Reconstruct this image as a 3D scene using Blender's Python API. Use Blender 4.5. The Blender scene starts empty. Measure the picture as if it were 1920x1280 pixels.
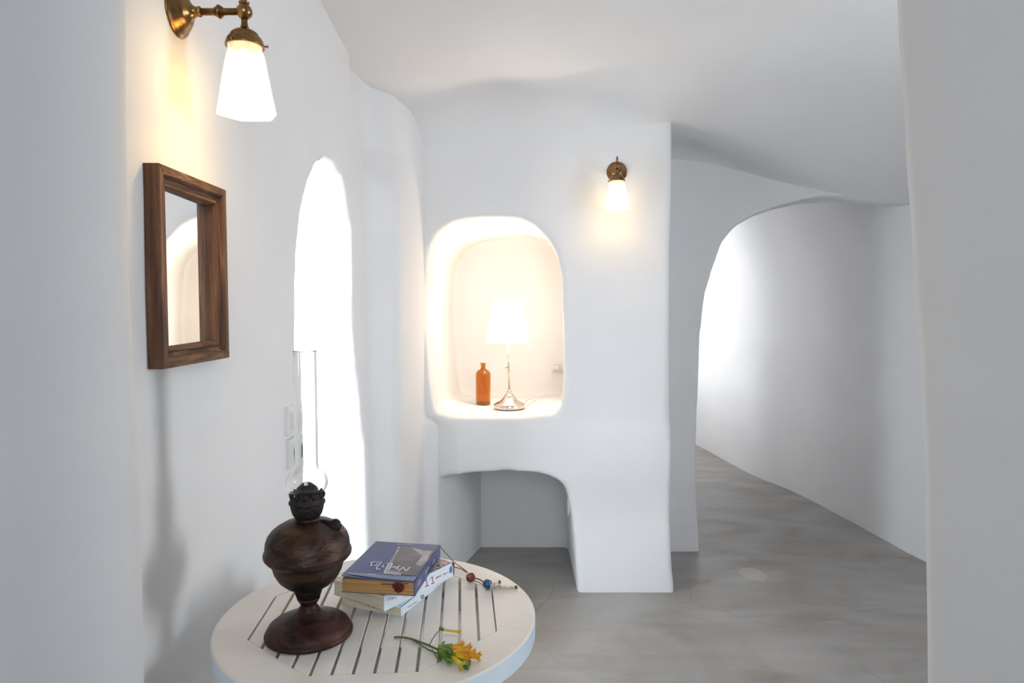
import bpy, bmesh, math, random
from mathutils import Vector, Matrix, noise
random.seed(7)
S = bpy.context.scene
COL = S.collection
# ------------------------------------------------------------------ camera
F = 1280.0; CH = 1.31; PITCH = math.atan(65/F)
cam_d = bpy.data.cameras.new('camera'); cam = bpy.data.objects.new('camera', cam_d); COL.objects.link(cam)
cam.location = (0, 0, CH); cam.rotation_euler = (math.pi/2 - PITCH, 0, 0)
cam_d.sensor_width = 36; cam_d.lens = 36*F/1920; cam_d.clip_start = .02; cam_d.clip_end = 100
S.camera = cam
# ------------------------------------------------------------------ daylight
w = bpy.data.worlds.new('sky'); S.world = w; w.use_nodes = True
wb = w.node_tree.nodes['Background']
wb.inputs[0].default_value = (.84, .91, 1, 1); wb.inputs[1].default_value = .22
def area(name, loc, aim, sx, sy, power, col=(1, 1, 1), spread=180):
    l = bpy.data.lights.new(name, 'AREA'); l.shape = 'RECTANGLE'; l.size = sx; l.size_y = sy
    l.energy = power; l.color = col; l.spread = math.radians(spread)
    o = bpy.data.objects.new(name, l); COL.objects.link(o); o.location = loc
    o.rotation_euler = (Vector(aim)-Vector(loc)).to_track_quat('-Z', 'Y').to_euler()
    return o
DAY = (.83, .915, 1)
area('daylight_door', (-1.55, 1.7, 1.35), (-.6, 2.45, 1.1), 1.0, 2.3, 150, DAY)
area('daylight_window', (2.75, 1.12, 1.40), (0, 1.35, 1.15), .8, .95, 72, (.91, .95, 1))
area('daylight_corridor', (.25, 6.2, 1.5), (2.0, 5.9, 1.3), 1.2, 1.3, 44, (.97, .98, 1))
area('daylight_rear', (.3, -1.9, 1.9), (.2, 3, 1.2), 1.2, 1.5, 23, (.84, .92, 1), 120)
S.view_settings.view_transform = 'Standard'; S.view_settings.look = 'None'
S.view_settings.exposure = -0.32; S.view_settings.gamma = 1; S.view_settings.use_curve_mapping = False

# ------------------------------------------------------------------ rays of the photograph
def ray(x, y):
    u = (x-960)/F; v = (640-y)/F
    return Vector((u, math.cos(PITCH)+v*math.sin(PITCH), -math.sin(PITCH)+v*math.cos(PITCH)))
O = Vector((0, 0, CH))
def atZ(x, y, z): d = ray(x, y); return O+d*((z-CH)/d.z)
def atY(x, y, Y): d = ray(x, y); return O+d*(Y/d.y)
def atX(x, y, X): d = ray(x, y); return O+d*(X/d.x)
def on_plane(x, y, p, n): d = ray(x, y); return O+d*((Vector(p)-O).dot(n)/d.dot(n))

# ------------------------------------------------------------------ materials
def mat(name, col=(.8, .8, .8), rough=.5, metal=0, **kw):
    m = bpy.data.materials.new(name); m.use_nodes = True
    b = m.node_tree.nodes['Principled BSDF']
    b.inputs['Base Color'].default_value = (*col, 1); b.inputs['Roughness'].default_value = rough; b.inputs['Metallic'].default_value = metal
    for k, v in kw.items(): b.inputs[k.replace('_', ' ')].default_value = v
    return m
def N(m, t, **kw):
    n = m.node_tree.nodes.new(t)
    for k, v in kw.items():
        if k in n.inputs: n.inputs[k].default_value = v
        else: setattr(n, k, v)
    return n
def L(m, a, b): m.node_tree.links.new(a, b)
def coords(m, scale=(1, 1, 1), rot=(0, 0, 0)):
    c = N(m, 'ShaderNodeTexCoord'); mp = N(m, 'ShaderNodeMapping'); mp.inputs['Scale'].default_value = scale; mp.inputs['Rotation'].default_value = rot
    L(m, c.outputs['Object'], mp.inputs[0]); return mp.outputs[0]
def mottled(m, stops, scale=5, detail=6, stretch=(1, 1, 1), distort=0, bump=0, bscale=None, rot=(0, 0, 0), rr=None):
    b = m.node_tree.nodes['Principled BSDF']; v = coords(m, stretch, rot)
    n = N(m, 'ShaderNodeTexNoise'); n.inputs['Scale'].default_value = scale; n.inputs['Detail'].default_value = detail; n.inputs['Distortion'].default_value = distort
    L(m, v, n.inputs['Vector'])
    r = N(m, 'ShaderNodeValToRGB'); e = r.color_ramp.elements
    while len(e) < len(stops): e.new(.5)
    for i, (p, c) in enumerate(stops): e[i].position = p; e[i].color = (*c, 1)
    L(m, n.outputs['Fac'], r.inputs[0]); L(m, r.outputs[0], b.inputs['Base Color'])
    if bump:
        n2 = N(m, 'ShaderNodeTexNoise'); n2.inputs['Scale'].default_value = bscale or scale; n2.inputs['Detail'].default_value = 8
        L(m, v, n2.inputs['Vector']); bp = N(m, 'ShaderNodeBump'); bp.inputs['Strength'].default_value = bump; bp.inputs['Distance'].default_value = .01
        L(m, n2.outputs['Fac'], bp.inputs['Height']); L(m, bp.outputs[0], b.inputs['Normal'])
    if rr:
        mr = N(m, 'ShaderNodeMapRange'); mr.inputs[3].default_value = rr[0]; mr.inputs[4].default_value = rr[1]
        L(m, n.outputs['Fac'], mr.inputs[0]); L(m, mr.outputs[0], b.inputs['Roughness'])
    return r
PLASTER = mat('white_plaster', (.80, .80, .80), .75)
mottled(PLASTER, [(.3, (.775, .775, .78)), (.7, (.815, .815, .815))], 2.2, 5, bump=.10, bscale=9)
PLASTER.node_tree.nodes['Principled BSDF'].inputs['Specular IOR Level'].default_value = .3
# polished cement floor: cloudy greys, trowel sweeps, hairline cracks
CEM = mat('polished_cement', (.3, .3, .3), .42)
def cement():
    m = CEM; b = m.node_tree.nodes['Principled BSDF']; v = coords(m)
    r = mottled(m, [(.28, (.255, .228, .196)), (.42, (.305, .282, .255)), (.56, (.345, .330, .312)), (.75, (.40, .385, .365))], 1.5, 9, (1, 1.3, 1), 1.5)
    # long trowel streaks
    st = N(m, 'ShaderNodeTexNoise'); st.inputs['Scale'].default_value = 2.0; st.inputs['Detail'].default_value = 7; st.inputs['Distortion'].default_value = .8
    L(m, coords(m, (1.0, 5.5, 1), (0, 0, .35)), st.inputs['Vector'])
    sr = N(m, 'ShaderNodeMapRange'); sr.inputs[1].default_value = .35; sr.inputs[2].default_value = .68; sr.inputs[3].default_value = .91; sr.inputs[4].default_value = 1.06
    L(m, st.outputs['Fac'], sr.inputs[0])
    mx = N(m, 'ShaderNodeMix', data_type='RGBA', blend_type='MULTIPLY'); mx.inputs[0].default_value = 1
    L(m, r.outputs[0], mx.inputs[6]); L(m, sr.outputs[0], mx.inputs[7])
    # hairline cracks = edges of a warped voronoi, masked by noise
    wn = N(m, 'ShaderNodeTexNoise'); wn.inputs['Scale'].default_value = 1.7; wn.inputs['Detail'].default_value = 3; L(m, v, wn.inputs['Vector'])
    ad = N(m, 'ShaderNodeVectorMath', operation='MULTIPLY_ADD'); ad.inputs[1].default_value = (.55, .55, 0); L(m, wn.outputs['Color'], ad.inputs[0]); L(m, v, ad.inputs[2])
    vo = N(m, 'ShaderNodeTexVoronoi', feature='DISTANCE_TO_EDGE'); vo.inputs['Scale'].default_value = 2.3; L(m, ad.outputs[0], vo.inputs['Vector'])
    cr = N(m, 'ShaderNodeMapRange'); cr.inputs[1].default_value = 0; cr.inputs[2].default_value = .008; cr.inputs[3].default_value = .74; cr.inputs[4].default_value = 1
    L(m, vo.outputs['Distance'], cr.inputs[0])
    ms = N(m, 'ShaderNodeTexNoise'); ms.inputs['Scale'].default_value = 1.3; L(m, v, ms.inputs['Vector'])
    mm = N(m, 'ShaderNodeMapRange'); mm.inputs[1].default_value = .40; mm.inputs[2].default_value = .52; L(m, ms.outputs['Fac'], mm.inputs[0])
    cm = N(m, 'ShaderNodeMix', data_type='RGBA'); cm.inputs[6].default_value = (1, 1, 1, 1)
    L(m, mm.outputs[0], cm.inputs[0]); L(m, cr.outputs[0], cm.inputs[7])
    m2 = N(m, 'ShaderNodeMix', data_type='RGBA', blend_type='MULTIPLY'); m2.inputs[0].default_value = 1
    L(m, mx.outputs[2], m2.inputs[6]); L(m, cm.outputs[2], m2.inputs[7])
    # pale oval repair patch
    c = N(m, 'ShaderNodeTexCoord'); p = atZ(1412, 1076, 0)
    sb = N(m, 'ShaderNodeVectorMath', operation='SUBTRACT'); sb.inputs[1].default_value = tuple(p); L(m, c.outputs['Object'], sb.inputs[0])
    sc = N(m, 'ShaderNodeVectorMath', operation='MULTIPLY'); sc.inputs[1].default_value = (1/.062, 1/.078, 0); L(m, sb.outputs[0], sc.inputs[0])
    w3 = N(m, 'ShaderNodeTexNoise'); w3.inputs['Scale'].default_value = 14; L(m, v, w3.inputs['Vector'])
    a3 = N(m, 'ShaderNodeVectorMath', operation='MULTIPLY_ADD'); a3.inputs[1].default_value = (.7, .7, 0); L(m, w3.outputs['Color'], a3.inputs[0]); L(m, sc.outputs[0], a3.inputs[2])
    s3 = N(m, 'ShaderNodeVectorMath', operation='SUBTRACT'); s3.inputs[1].default_value = (.35, .35, 0); L(m, a3.outputs[0], s3.inputs[0])
    ln = N(m, 'ShaderNodeVectorMath', operation='LENGTH'); L(m, s3.outputs[0], ln.inputs[0])
    pr = N(m, 'ShaderNodeMapRange'); pr.inputs[1].default_value = .92; pr.inputs[2].default_value = 1.02; pr.inputs[3].default_value = .75; pr.inputs[4].default_value = 0
    L(m, ln.outputs['Value'], pr.inputs[0])
    m3 = N(m, 'ShaderNodeMix', data_type='RGBA'); L(m, pr.outputs[0], m3.inputs[0]); L(m, m2.outputs[2], m3.inputs[6]); m3.inputs[7].default_value = (.46, .43, .385, 1)
    L(m, m3.outputs[2], b.inputs['Base Color'])
    bp = N(m, 'ShaderNodeBump'); bp.inputs['Strength'].default_value = .25; bp.inputs['Distance'].default_value = .006
    L(m, m2.outputs[2], bp.inputs['Height']); L(m, bp.outputs[0], b.inputs['Normal'])
cement()
WOOD = mat('weathered_brown_wood', rough=.6)
mottled(WOOD, [(.25, (.035, .014, .007)), (.45, (.12, .048, .018)), (.6, (.20, .088, .035)), (.78, (.36, .20, .10))], 9, 9, (1, 1, 1), .6, bump=.5, bscale=60)
WOODV = mat('weathered_brown_wood_rail', rough=.6)
mottled(WOODV, [(.25, (.035, .013, .006)), (.45, (.11, .042, .015)), (.62, (.19, .08, .030)), (.8, (.36, .20, .10))], 14, 9, (5, 5, .35), .4, bump=.5, bscale=50)
WOODG = mat('worn_greyish_wood', rough=.65)
mottled(WOODG, [(.3, (.045, .020, .010)), (.5, (.15, .070, .032)), (.66, (.24, .125, .06)), (.8, (.36, .26, .19))], 22, 9, (4, .6, 4), .5, bump=.6, bscale=60)
MIRROR = mat('silvered_glass', (.93, .94, .95), .02, 1)
BRASS = mat('aged_brass', (.30, .17, .065), .24, 1)
mottled(BRASS, [(.3, (.17, .085, .035)), (.7, (.36, .21, .085))], 30, 5, rr=(.18, .38))
COPPER = mat('tarnished_copper', rough=.5, metal=.75)
mottled(COPPER, [(.25, (.012, .009, .008)), (.42, (.036, .022, .017)), (.54, (.075, .038, .025)), (.66, (.070, .058, .050)), (.85, (.15, .13, .11))], 16, 10, (1, 1, 2.2), 1.2, bump=.25, bscale=90, rr=(.35, .6))
COPPERF = mat('reddish_tarnished_copper', rough=.45, metal=.6)
mottled(COPPERF, [(.28, (.010, .007, .006)), (.44, (.024, .013, .010)), (.58, (.062, .022, .015)), (.82, (.075, .055, .045))], 15, 10, (1, 1, 3), 1.1, bump=.2, bscale=90, rr=(.35, .6))
SOOT = mat('sooty_metal', rough=.6, metal=.5)
mottled(SOOT, [(.3, (.008, .007, .006)), (.6, (.03, .024, .02)), (.85, (.10, .08, .06))], 40, 8, bump=.4, bscale=120)
GLASS = mat('clear_glass', (1, 1, 1), .02, 0, IOR=1.45); GLASS.node_tree.nodes['Principled BSDF'].inputs['Transmission Weight'].default_value = 1
AMBER = mat('amber_glass', (.74, .37, .075), .05, 0, IOR=1.45); AMBER.node_tree.nodes['Principled BSDF'].inputs['Transmission Weight'].default_value = 1
TABLE = mat('cream_painted_wood', rough=.38)
mottled(TABLE, [(.3, (.70, .66, .61)), (.5, (.76, .725, .675)), (.75, (.82, .79, .74))], 3, 7, (1, 2, 1), .4, bump=.05, bscale=80)
TEDGE = mat('pale_blue_rim', rough=.45)  # outer edge of the tabletop, coloured a mottled pale blue
mottled(TEDGE, [(.3, (.56, .66, .76)), (.55, (.66, .76, .84)), (.8, (.78, .84, .88))], 6, 7)
NICKEL = mat('brushed_nickel', (.72, .64, .58), .22, 1)
PLASTIC = mat('white_plastic', (.72, .72, .72), .35)
HOLE = mat('dark_socket_recess', (.12, .11, .10), .6)
CABLE = mat('white_cable', (.85, .83, .80), .5)
def emis(name, col, strength, base=(.9, .88, .8)):
    m = mat(name, base, .35); b = m.node_tree.nodes['Principled BSDF']
    b.inputs['Emission Color'].default_value = (*col, 1); b.inputs['Emission Strength'].default_value = strength
    return m
OPAL = emis('lit_opal_glass', (1, .90, .50), 1.25)
OPAL.node_tree.nodes['Principled BSDF'].inputs['Alpha'].default_value = .38
def opal_glow():
    m = OPAL; b = m.node_tree.nodes['Principled BSDF']; c = N(m, 'ShaderNodeTexCoord'); sp = N(m, 'ShaderNodeSeparateXYZ'); L(m, c.outputs['Object'], sp.inputs[0])
    xx = N(m, 'ShaderNodeMath', operation='SUBTRACT'); xx.inputs[1].default_value = .125; L(m, sp.outputs[0], xx.inputs[0])
    at = N(m, 'ShaderNodeMath', operation='ARCTAN2'); L(m, sp.outputs[1], at.inputs[0]); L(m, xx.outputs[0], at.inputs[1])
    m6 = N(m, 'ShaderNodeMath', operation='MULTIPLY'); m6.inputs[1].default_value = 6; L(m, at.outputs[0], m6.inputs[0])
    cs = N(m, 'ShaderNodeMath', operation='COSINE'); L(m, m6.outputs[0], cs.inputs[0])
    r1 = N(m, 'ShaderNodeMapRange'); r1.inputs[1].default_value = 1; r1.inputs[2].default_value = .4; r1.inputs[3].default_value = .62; r1.inputs[4].default_value = 1; L(m, cs.outputs[0], r1.inputs[0])
    rz = N(m, 'ShaderNodeValToRGB'); e = rz.color_ramp.elements; e[0].position = 0; e[0].color = (.62,)*3+(1,); e[1].position = 1; e[1].color = (.70,)*3+(1,)
    q = e.new(.35); q.color = (.72,)*3+(1,); q = e.new(.6); q.color = (1.0,)*3+(1,)
    mz = N(m, 'ShaderNodeMapRange'); mz.inputs[1].default_value = -.187; mz.inputs[2].default_value = -.062; L(m, sp.outputs[2], mz.inputs[0]); L(m, mz.outputs[0], rz.inputs[0])
    mu = N(m, 'ShaderNodeMath', operation='MULTIPLY'); L(m, r1.outputs[0], mu.inputs[0]); L(m, rz.outputs[0], mu.inputs[1])
    m3 = N(m, 'ShaderNodeMath', operation='MULTIPLY'); m3.inputs[1].default_value = 1.1; L(m, mu.outputs[0], m3.inputs[0]); L(m, m3.outputs[0], b.inputs['Emission Strength'])
opal_glow()
LINEN = emis('lit_white_fabric_shade', (1, .95, .86), 3.0); LINEN.node_tree.nodes['Principled BSDF'].inputs['Alpha'].default_value = .6
BULB = emis('glowing_bulb', (1, .86, .6), 6)
PAGE_T = mat('yellowed_pages', rough=.9); mottled(PAGE_T, [(.3, (.42, .21, .075)), (.7, (.60, .34, .14))], 6, 4, (1, 1, 90))
PAGE_L = mat('cream_pages', rough=.9); mottled(PAGE_L, [(.3, (.55, .49, .34)), (.7, (.70, .63, .46))], 6, 4, (1, 1, 90))
BLUE = mat('blue_photographic_cover', rough=.32)
mottled(BLUE, [(.3, (.034, .052, .175)), (.7, (.060, .085, .235))], 8, 5)
CVGREY = mat('printed_grey_brown', rough=.32); mottled(CVGREY, [(.3, (.075, .072, .09)), (.55, (.14, .13, .15)), (.8, (.25, .23, .27))], 22, 4)
CVPALE = mat('printed_pale_lilac', rough=.32); mottled(CVPALE, [(.3, (.25, .24, .30)), (.7, (.50, .47, .52))], 35, 4)
CVSTRIP = mat('printed_steel_blue', (.13, .18, .32), .32)
SPINEDK = mat('printed_dark_spine', rough=.35); mottled(SPINEDK, [(.4, (.03, .035, .07)), (.6, (.08, .13, .28))], 25, 3)
WHITEINK = mat('white_lettering', (.72, .72, .80), .4)
REDINK = mat('crimson_lettering', (.45, .08, .16), .4)
GREYINK = mat('grey_lettering', (.22, .26, .28), .4)
BLKINK = mat('black_emblem', (.03, .035, .04), .4)
BLUEINK = mat('bright_blue_mark', (.06, .22, .50), .4)
WCOVER = mat('white_glossy_cover', (.72, .79, .84), .25)
PATC = mat('patterned_cover', rough=.3)
mottled(PATC, [(.42, (.03, .025, .02)), (.5, (.62, .55, .48)), (.6, (.35, .22, .15)), (.72, (.8, .78, .74))], 55, 2, distort=3)
RED = mat('dark_red_thread', (.16, .018, .012), .7)
REDBEAD = mat('carved_red_brown_bead', rough=.5); mottled(REDBEAD, [(.4, (.10, .018, .012)), (.6, (.30, .06, .04)), (.8, (.55, .35, .30))], 130, 3, bump=.6, bscale=200)
BLUEBEAD = mat('glazed_blue_bead', (.02, .10, .23), .2); mottled(BLUEBEAD, [(.4, (.012, .05, .15)), (.65, (.02, .17, .30))], 60, 3)
CORD = mat('brown_cord', (.22, .09, .05), .7)
TASSEL = mat('cream_twisted_cord', rough=.8); mottled(TASSEL, [(.35, (.26, .20, .13)), (.6, (.62, .55, .43))], 120, 3)
KNOT = mat('dark_cord_knot', (.10, .075, .055), .8)
STEM = mat('dark_green_stem', (.09, .13, .055), .6)
LEAFG = mat('fresh_green_calyx', rough=.55); mottled(LEAFG, [(.35, (.045, .11, .012)), (.65, (.20, .32, .035))], 90, 3)
PETAL = mat('yellow_petal', rough=.5); mottled(PETAL, [(.3, (.66, .25, .008)), (.55, (.80, .42, .015)), (.75, (.78, .56, .05))], 60, 3)
PALEPETAL = mat('greenish_yellow_petal', rough=.5); mottled(PALEPETAL, [(.3, (.42, .42, .03)), (.7, (.78, .60, .05))], 60, 3)

# ------------------------------------------------------------------ mesh helpers
def obj(name, bm, m, parent=None, smooth=False, world=True, label=None):
    me = bpy.data.meshes.new(name); bmesh.ops.recalc_face_normals(bm, faces=bm.faces)
    if smooth:
        for f in bm.faces: f.smooth = True
    bm.to_mesh(me); bm.free(); o = bpy.data.objects.new(name, me); COL.objects.link(o)
    for x in (m if isinstance(m, (list, tuple)) else [m]): me.materials.append(x)
    if parent:
        o.parent = parent
        if world: o.matrix_parent_inverse = MW[parent.name].inverted()
    MW[o.name] = Matrix()
    if label: o['label'] = label
    return o
MW = {}
def pmat(parent):
    return MW[parent.name]
def thing(name, label, cat, loc=(0, 0, 0), rz=0, group=None):
    o = bpy.data.objects.new(name, None); COL.objects.link(o); o.location = loc; o.rotation_euler = (0, 0, rz)
    o.empty_display_size = .05
    o['label'] = label; o['category'] = cat
    if group: o['group'] = group
    MW[o.name] = Matrix.Translation(Vector(loc)) @ Matrix.Rotation(rz, 4, 'Z')
    return o
def struct(o): o['kind'] = 'structure'; return o
def lathe(prof, seg=48, M=None, bm=None, closed=False, ang=0):
    bm = bm or bmesh.new(); M = M or Matrix(); rings = []
    for r, z in prof:
        if r < 1e-6: rings.append([bm.verts.new(M @ Vector((0, 0, z)))])
        else: rings.append([bm.verts.new(M @ Vector((r*math.cos(ang+2*math.pi*i/seg), r*math.sin(ang+2*math.pi*i/seg), z))) for i in range(seg)])
    pairs = list(zip(rings, rings[1:]))
    if closed: pairs.append((rings[-1], rings[0]))
    for a, b in pairs:
        if len(a) == 1 and len(b) == 1: continue
        for i in range(seg):
            j = (i+1) % seg
            if len(a) == 1: bm.faces.new((a[0], b[i], b[j]))
            elif len(b) == 1: bm.faces.new((a[i], a[j], b[0]))
            else: bm.faces.new((a[i], a[j], b[j], b[i]))
    if not closed:
        for r in (rings[0], rings[-1]):
            if len(r) > 1: bm.faces.new(r)
    return bm
def tube(pts, rad, seg=8, bm=None, caps=True):
    bm = bm or bmesh.new(); pts = [Vector(p) for p in pts]; n = len(pts); rings = []
    rad = rad if isinstance(rad, (list, tuple)) else [rad]*n
    up = Vector((0, 0, 1))
    t0 = (pts[1]-pts[0]).normalized()
    if abs(t0.dot(up)) > .95: up = Vector((1, 0, 0))
    for i in range(n):
        t = (pts[min(i+1, n-1)]-pts[max(i-1, 0)]).normalized()
        s = t.cross(up).normalized(); u = s.cross(t).normalized(); up = u
        rings.append([bm.verts.new(pts[i]+(s*math.cos(2*math.pi*k/seg)+u*math.sin(2*math.pi*k/seg))*rad[i]) for k in range(seg)])
    for a, b in zip(rings, rings[1:]):
        for k in range(seg): j = (k+1) % seg; bm.faces.new((a[k], a[j], b[j], b[k]))
    if caps: bm.faces.new(rings[0]); bm.faces.new(rings[-1])
    return bm
def smoothpath(pts, n=8):
    pts = [Vector(p) for p in pts]; out = []
    for i in range(len(pts)-1):
        p0 = pts[max(i-1, 0)]; p1 = pts[i]; p2 = pts[i+1]; p3 = pts[min(i+2, len(pts)-1)]
        for k in range(n):
            t = k/n
            out.append(.5*((2*p1)+(-p0+p2)*t+(2*p0-5*p1+4*p2-p3)*t*t+(-p0+3*p1-3*p2+p3)*t**3))
    out.append(pts[-1]); return out
def box(x0, x1, y0, y1, z0, z1, bm=None, M=None):
    bm = bm or bmesh.new(); M = M or Matrix()
    v = [bm.verts.new(M @ Vector(p)) for p in ((x0, y0, z0), (x1, y0, z0), (x1, y1, z0), (x0, y1, z0), (x0, y0, z1), (x1, y0, z1), (x1, y1, z1), (x0, y1, z1))]
    for f in ((0, 3, 2, 1), (4, 5, 6, 7), (0, 1, 5, 4), (1, 2, 6, 5), (2, 3, 7, 6), (3, 0, 4, 7)): bm.faces.new([v[i] for i in f])
    return bm
def prism(ring0, ring1, bm=None):
    """closed solid between two matching outlines"""
    bm = bm or bmesh.new(); a = [bm.verts.new(p) for p in ring0]; b = [bm.verts.new(p) for p in ring1]; n = len(a)
    for i in range(n): j = (i+1) % n; bm.faces.new((a[i], a[j], b[j], b[i]))
    bm.faces.new(a); bm.faces.new(b); return bm
def bevel(o, wd=.002, seg=2):
    m = o.modifiers.new('bevel', 'BEVEL'); m.width = wd; m.segments = seg; m.limit_method = 'ANGLE'; return o
def loft(rows, bm=None):
    bm = bm or bmesh.new(); R = [[bm.verts.new(p) for p in r] for r in rows]; n = len(rows[0])
    for a, b in zip(R, R[1:]):
        for i in range(n): j = (i+1) % n; bm.faces.new((a[i], a[j], b[j], b[i]))
    bm.faces.new(R[0]); bm.faces.new(R[-1]); return bm
CLOUD = bpy.data.textures.new('plaster_waves', 'CLOUDS'); CLOUD.noise_scale = .35; CLOUD.noise_depth = 1
def difference(o, bm_cut):
    """cut the solid bm_cut out of o, right now, in mesh data"""
    bmesh.ops.recalc_face_normals(bm_cut, faces=bm_cut.faces)
    me = bpy.data.meshes.new('cut'); bm_cut.to_mesh(me); bm_cut.free(); c = bpy.data.objects.new('cut', me); COL.objects.link(c)
    m = o.modifiers.new('opening', 'BOOLEAN'); m.operation = 'DIFFERENCE'; m.solver = 'EXACT'; m.object = c
    bpy.context.view_layer.update(); dg = bpy.context.evaluated_depsgraph_get()
    nm = bpy.data.meshes.new_from_object(o.evaluated_get(dg)); o.modifiers.remove(m)
    o.data = nm; bpy.data.objects.remove(c); bpy.data.meshes.remove(me)
def plastered(o, vox=.016, it=10, wave=.008):
    r = o.modifiers.new('round', 'REMESH'); r.mode = 'VOXEL'; r.voxel_size = vox; r.use_smooth_shade = True
    s = o.modifiers.new('soft', 'SMOOTH'); s.factor = .5; s.iterations = it
    if wave:
        d = o.modifiers.new('waves', 'DISPLACE'); d.texture = CLOUD; d.strength = wave; d.texture_coords = 'GLOBAL'; d.mid_level = .5
    return struct(o)

# ------------------------------------------------------------------ setting
def sst(t): t = max(0, min(1, t)); return t*t*(3-2*t)
# floor
fl = struct(obj('floor', box(-2.5, 3.4, -2.2, 8, -.1, 0), CEM))
# ceiling
def lerpt(x, T):
    if x <= T[0][0]: return T[0][1]
    for (a, p), (b, q) in zip(T, T[1:]):
        if x <= b: return p+(q-p)*sst((x-a)/(b-a))
    return T[-1][1]
def lerpl(x, T):
    def f(x):
        if x <= T[0][0]: return T[0][1]
        for (a, p), (b, q) in zip(T, T[1:]):
            if x <= b: return p+(q-p)*(x-a)/(b-a)
        return T[-1][1]
    return sum(f(x+d*.05) for d in range(-4, 5))/9
def zc(x, y):
    if y > 3.74: return 2.42
    base = 2.30-.10*(min(max(y, 2.0), 2.66)-2.27)
    zl = base-lerpt(x, [(-.45, .14), (-.05, .03), (.35, .055), (.72, .12)])*sst((y-2.62)/.50)
    R = lerpt(x, [(.25, .17), (.7, .09)]); u = max(0, min(.985, (y-(3.135-R))/R)); zl -= R*(1-math.sqrt(1-u*u))
    z36 = lerpl(x, [(.70, 2.13), (.95, 2.11), (1.55, 1.92), (1.85, 1.868)])
    ye = lerpl(x, [(.70, 3.2), (1.4, 3.62)]); t = max(0, min(1, (y-2.2)/(ye-2.2))); zr = base+(z36-base)*(t*t*(1.6-.6*t))
    Rr = lerpl(x, [(.7, .20), (1.6, .03)]); u = max(0, min(.985, (y-(3.63-Rr))/Rr)); zr -= .5*Rr*(1-math.sqrt(1-u*u))
    k = sst((x-.45)/.32); return zl*(1-k)+zr*k
bm = bmesh.new(); rows = []
ys = [-.4, .4, 1.2, 1.9]+[2+.05*i for i in range(17)]+[2.82+.02*i for i in range(47)]+[3.745, 4.5, 5.5, 6.5, 8]
xs = [-1.6+.1*i for i in range(22)]+[.55+.02*i for i in range(20)]+[1.0+.1*i for i in range(24)]
for y in ys: rows.append([bm.verts.new((x, y, zc(x, y))) for x in xs])
tops = [[bm.verts.new((v.co.x, v.co.y, 2.75)) for v in r] for r in rows]
for A, up in ((rows, 0), (tops, 1)):
    for a, b in zip(A, A[1:]):
        for i in range(len(xs)-1): bm.faces.new((a[i], a[i+1], b[i+1], b[i]))
for a, b in ((rows[0], tops[0]), (rows[-1], tops[-1]), ([r[0] for r in rows], [r[0] for r in tops]), ([r[-1] for r in rows], [r[-1] for r in tops])):
    for i in range(len(a)-1): bm.faces.new((a[i], a[i+1], b[i+1], b[i]))
struct(obj('ceiling', bm, PLASTER, smooth=True))

# left wall: a thick cave wall whose plan swells towards the back
W = -.62
def left_path(z):
    low = sst((.84-z)/.08)           # below the niche block
    top = .85*sst((z-1.74)/.24)          # slight ledge above head height
    p = [(W, .5), (W, 1.0), (W, 1.5), (W, 1.80), (W, 1.95)]
    lw = sst((1.3-z)/1.0); lean = sst((2.25-z)/.55)         # swells inward lower down
    p += [(W+.012*lean, 2.3), (W+.026*lean+.008*lw, 2.5), (W+.046*lean+.020*lw, 2.60), (W+.060*lean+.018*lw, 2.655)]
    p += [(-.548-.115*top, 2.672+.045*top), (-.480-.125*top, 2.712+.14*top), (-.450-.050*top, 2.755+.15*top), (-.428-.012*top, 2.92+.07*top), (-.408, 3.09)]
    a = [(-.395, 3.16), (-.43, 3.35), (-.50, 3.6), (-.55, 3.85)]
    b = [(-.345, 3.13), (-.268, 3.33), (-.19, 3.60), (-.14, 3.75)]
    p += [(A[0]*(1-low)+B[0]*low, A[1]*(1-low)+B[1]*low) for A, B in zip(a, b)]
    return p
rows = []
for z in [-.05, .2, .4, .6, .74, .78, .82, .86, 1.0, 1.2, 1.4, 1.6, 1.7, 1.76, 1.80, 1.84, 1.88, 1.95, 2.05, 2.15, 2.25, 2.35, 2.5]:
    rows.append([(x, y, z) for x, y in left_path(z)]+[(-1.3, 3.95, z), (-1.3, .5, z)])
wl = obj('wall_left', loft(rows), PLASTER)
door_px = [(570, 1000), (564, 880), (555, 745), (551, 650), (551, 554), (554, 472), (561, 401), (575, 346), (591, 308), (610, 294), (627, 301), (643, 330), (651, 362), (657, 428), (658, 510), (659.5, 619), (665, 729), (674, 840), (681, 930), (688, 1030)]
def wall_hit(x, y):
    X = W
    for _ in range(8):
        p = atX(x, y, X); q = left_path(p.z)
        for a, b in zip(q, q[1:]):
            if a[1] <= p.y <= b[1]: X = a[0]+(b[0]-a[0])*(p.y-a[1])/(b[1]-a[1]); break
    return atX(x, y, X)
dp = [wall_hit(x+(4 if x < 600 else 1), y) for x, y in door_px]
dp = [Vector((p.x, min(p.y, 2.605), p.z)) for p in dp]
dp = [Vector((0, dp[0].y+.015, -.2))]+dp+[Vector((0, dp[-1].y, -.2))]
difference(wl, prism([(-.45, p.y+.012*(p.y < 2.3)+.003, p.z) for p in dp], [(-1.6, p.y-.08*(p.y < 2.3)-.02, p.z) for p in dp]))
plastered(wl, .012, 4, .006)

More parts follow.
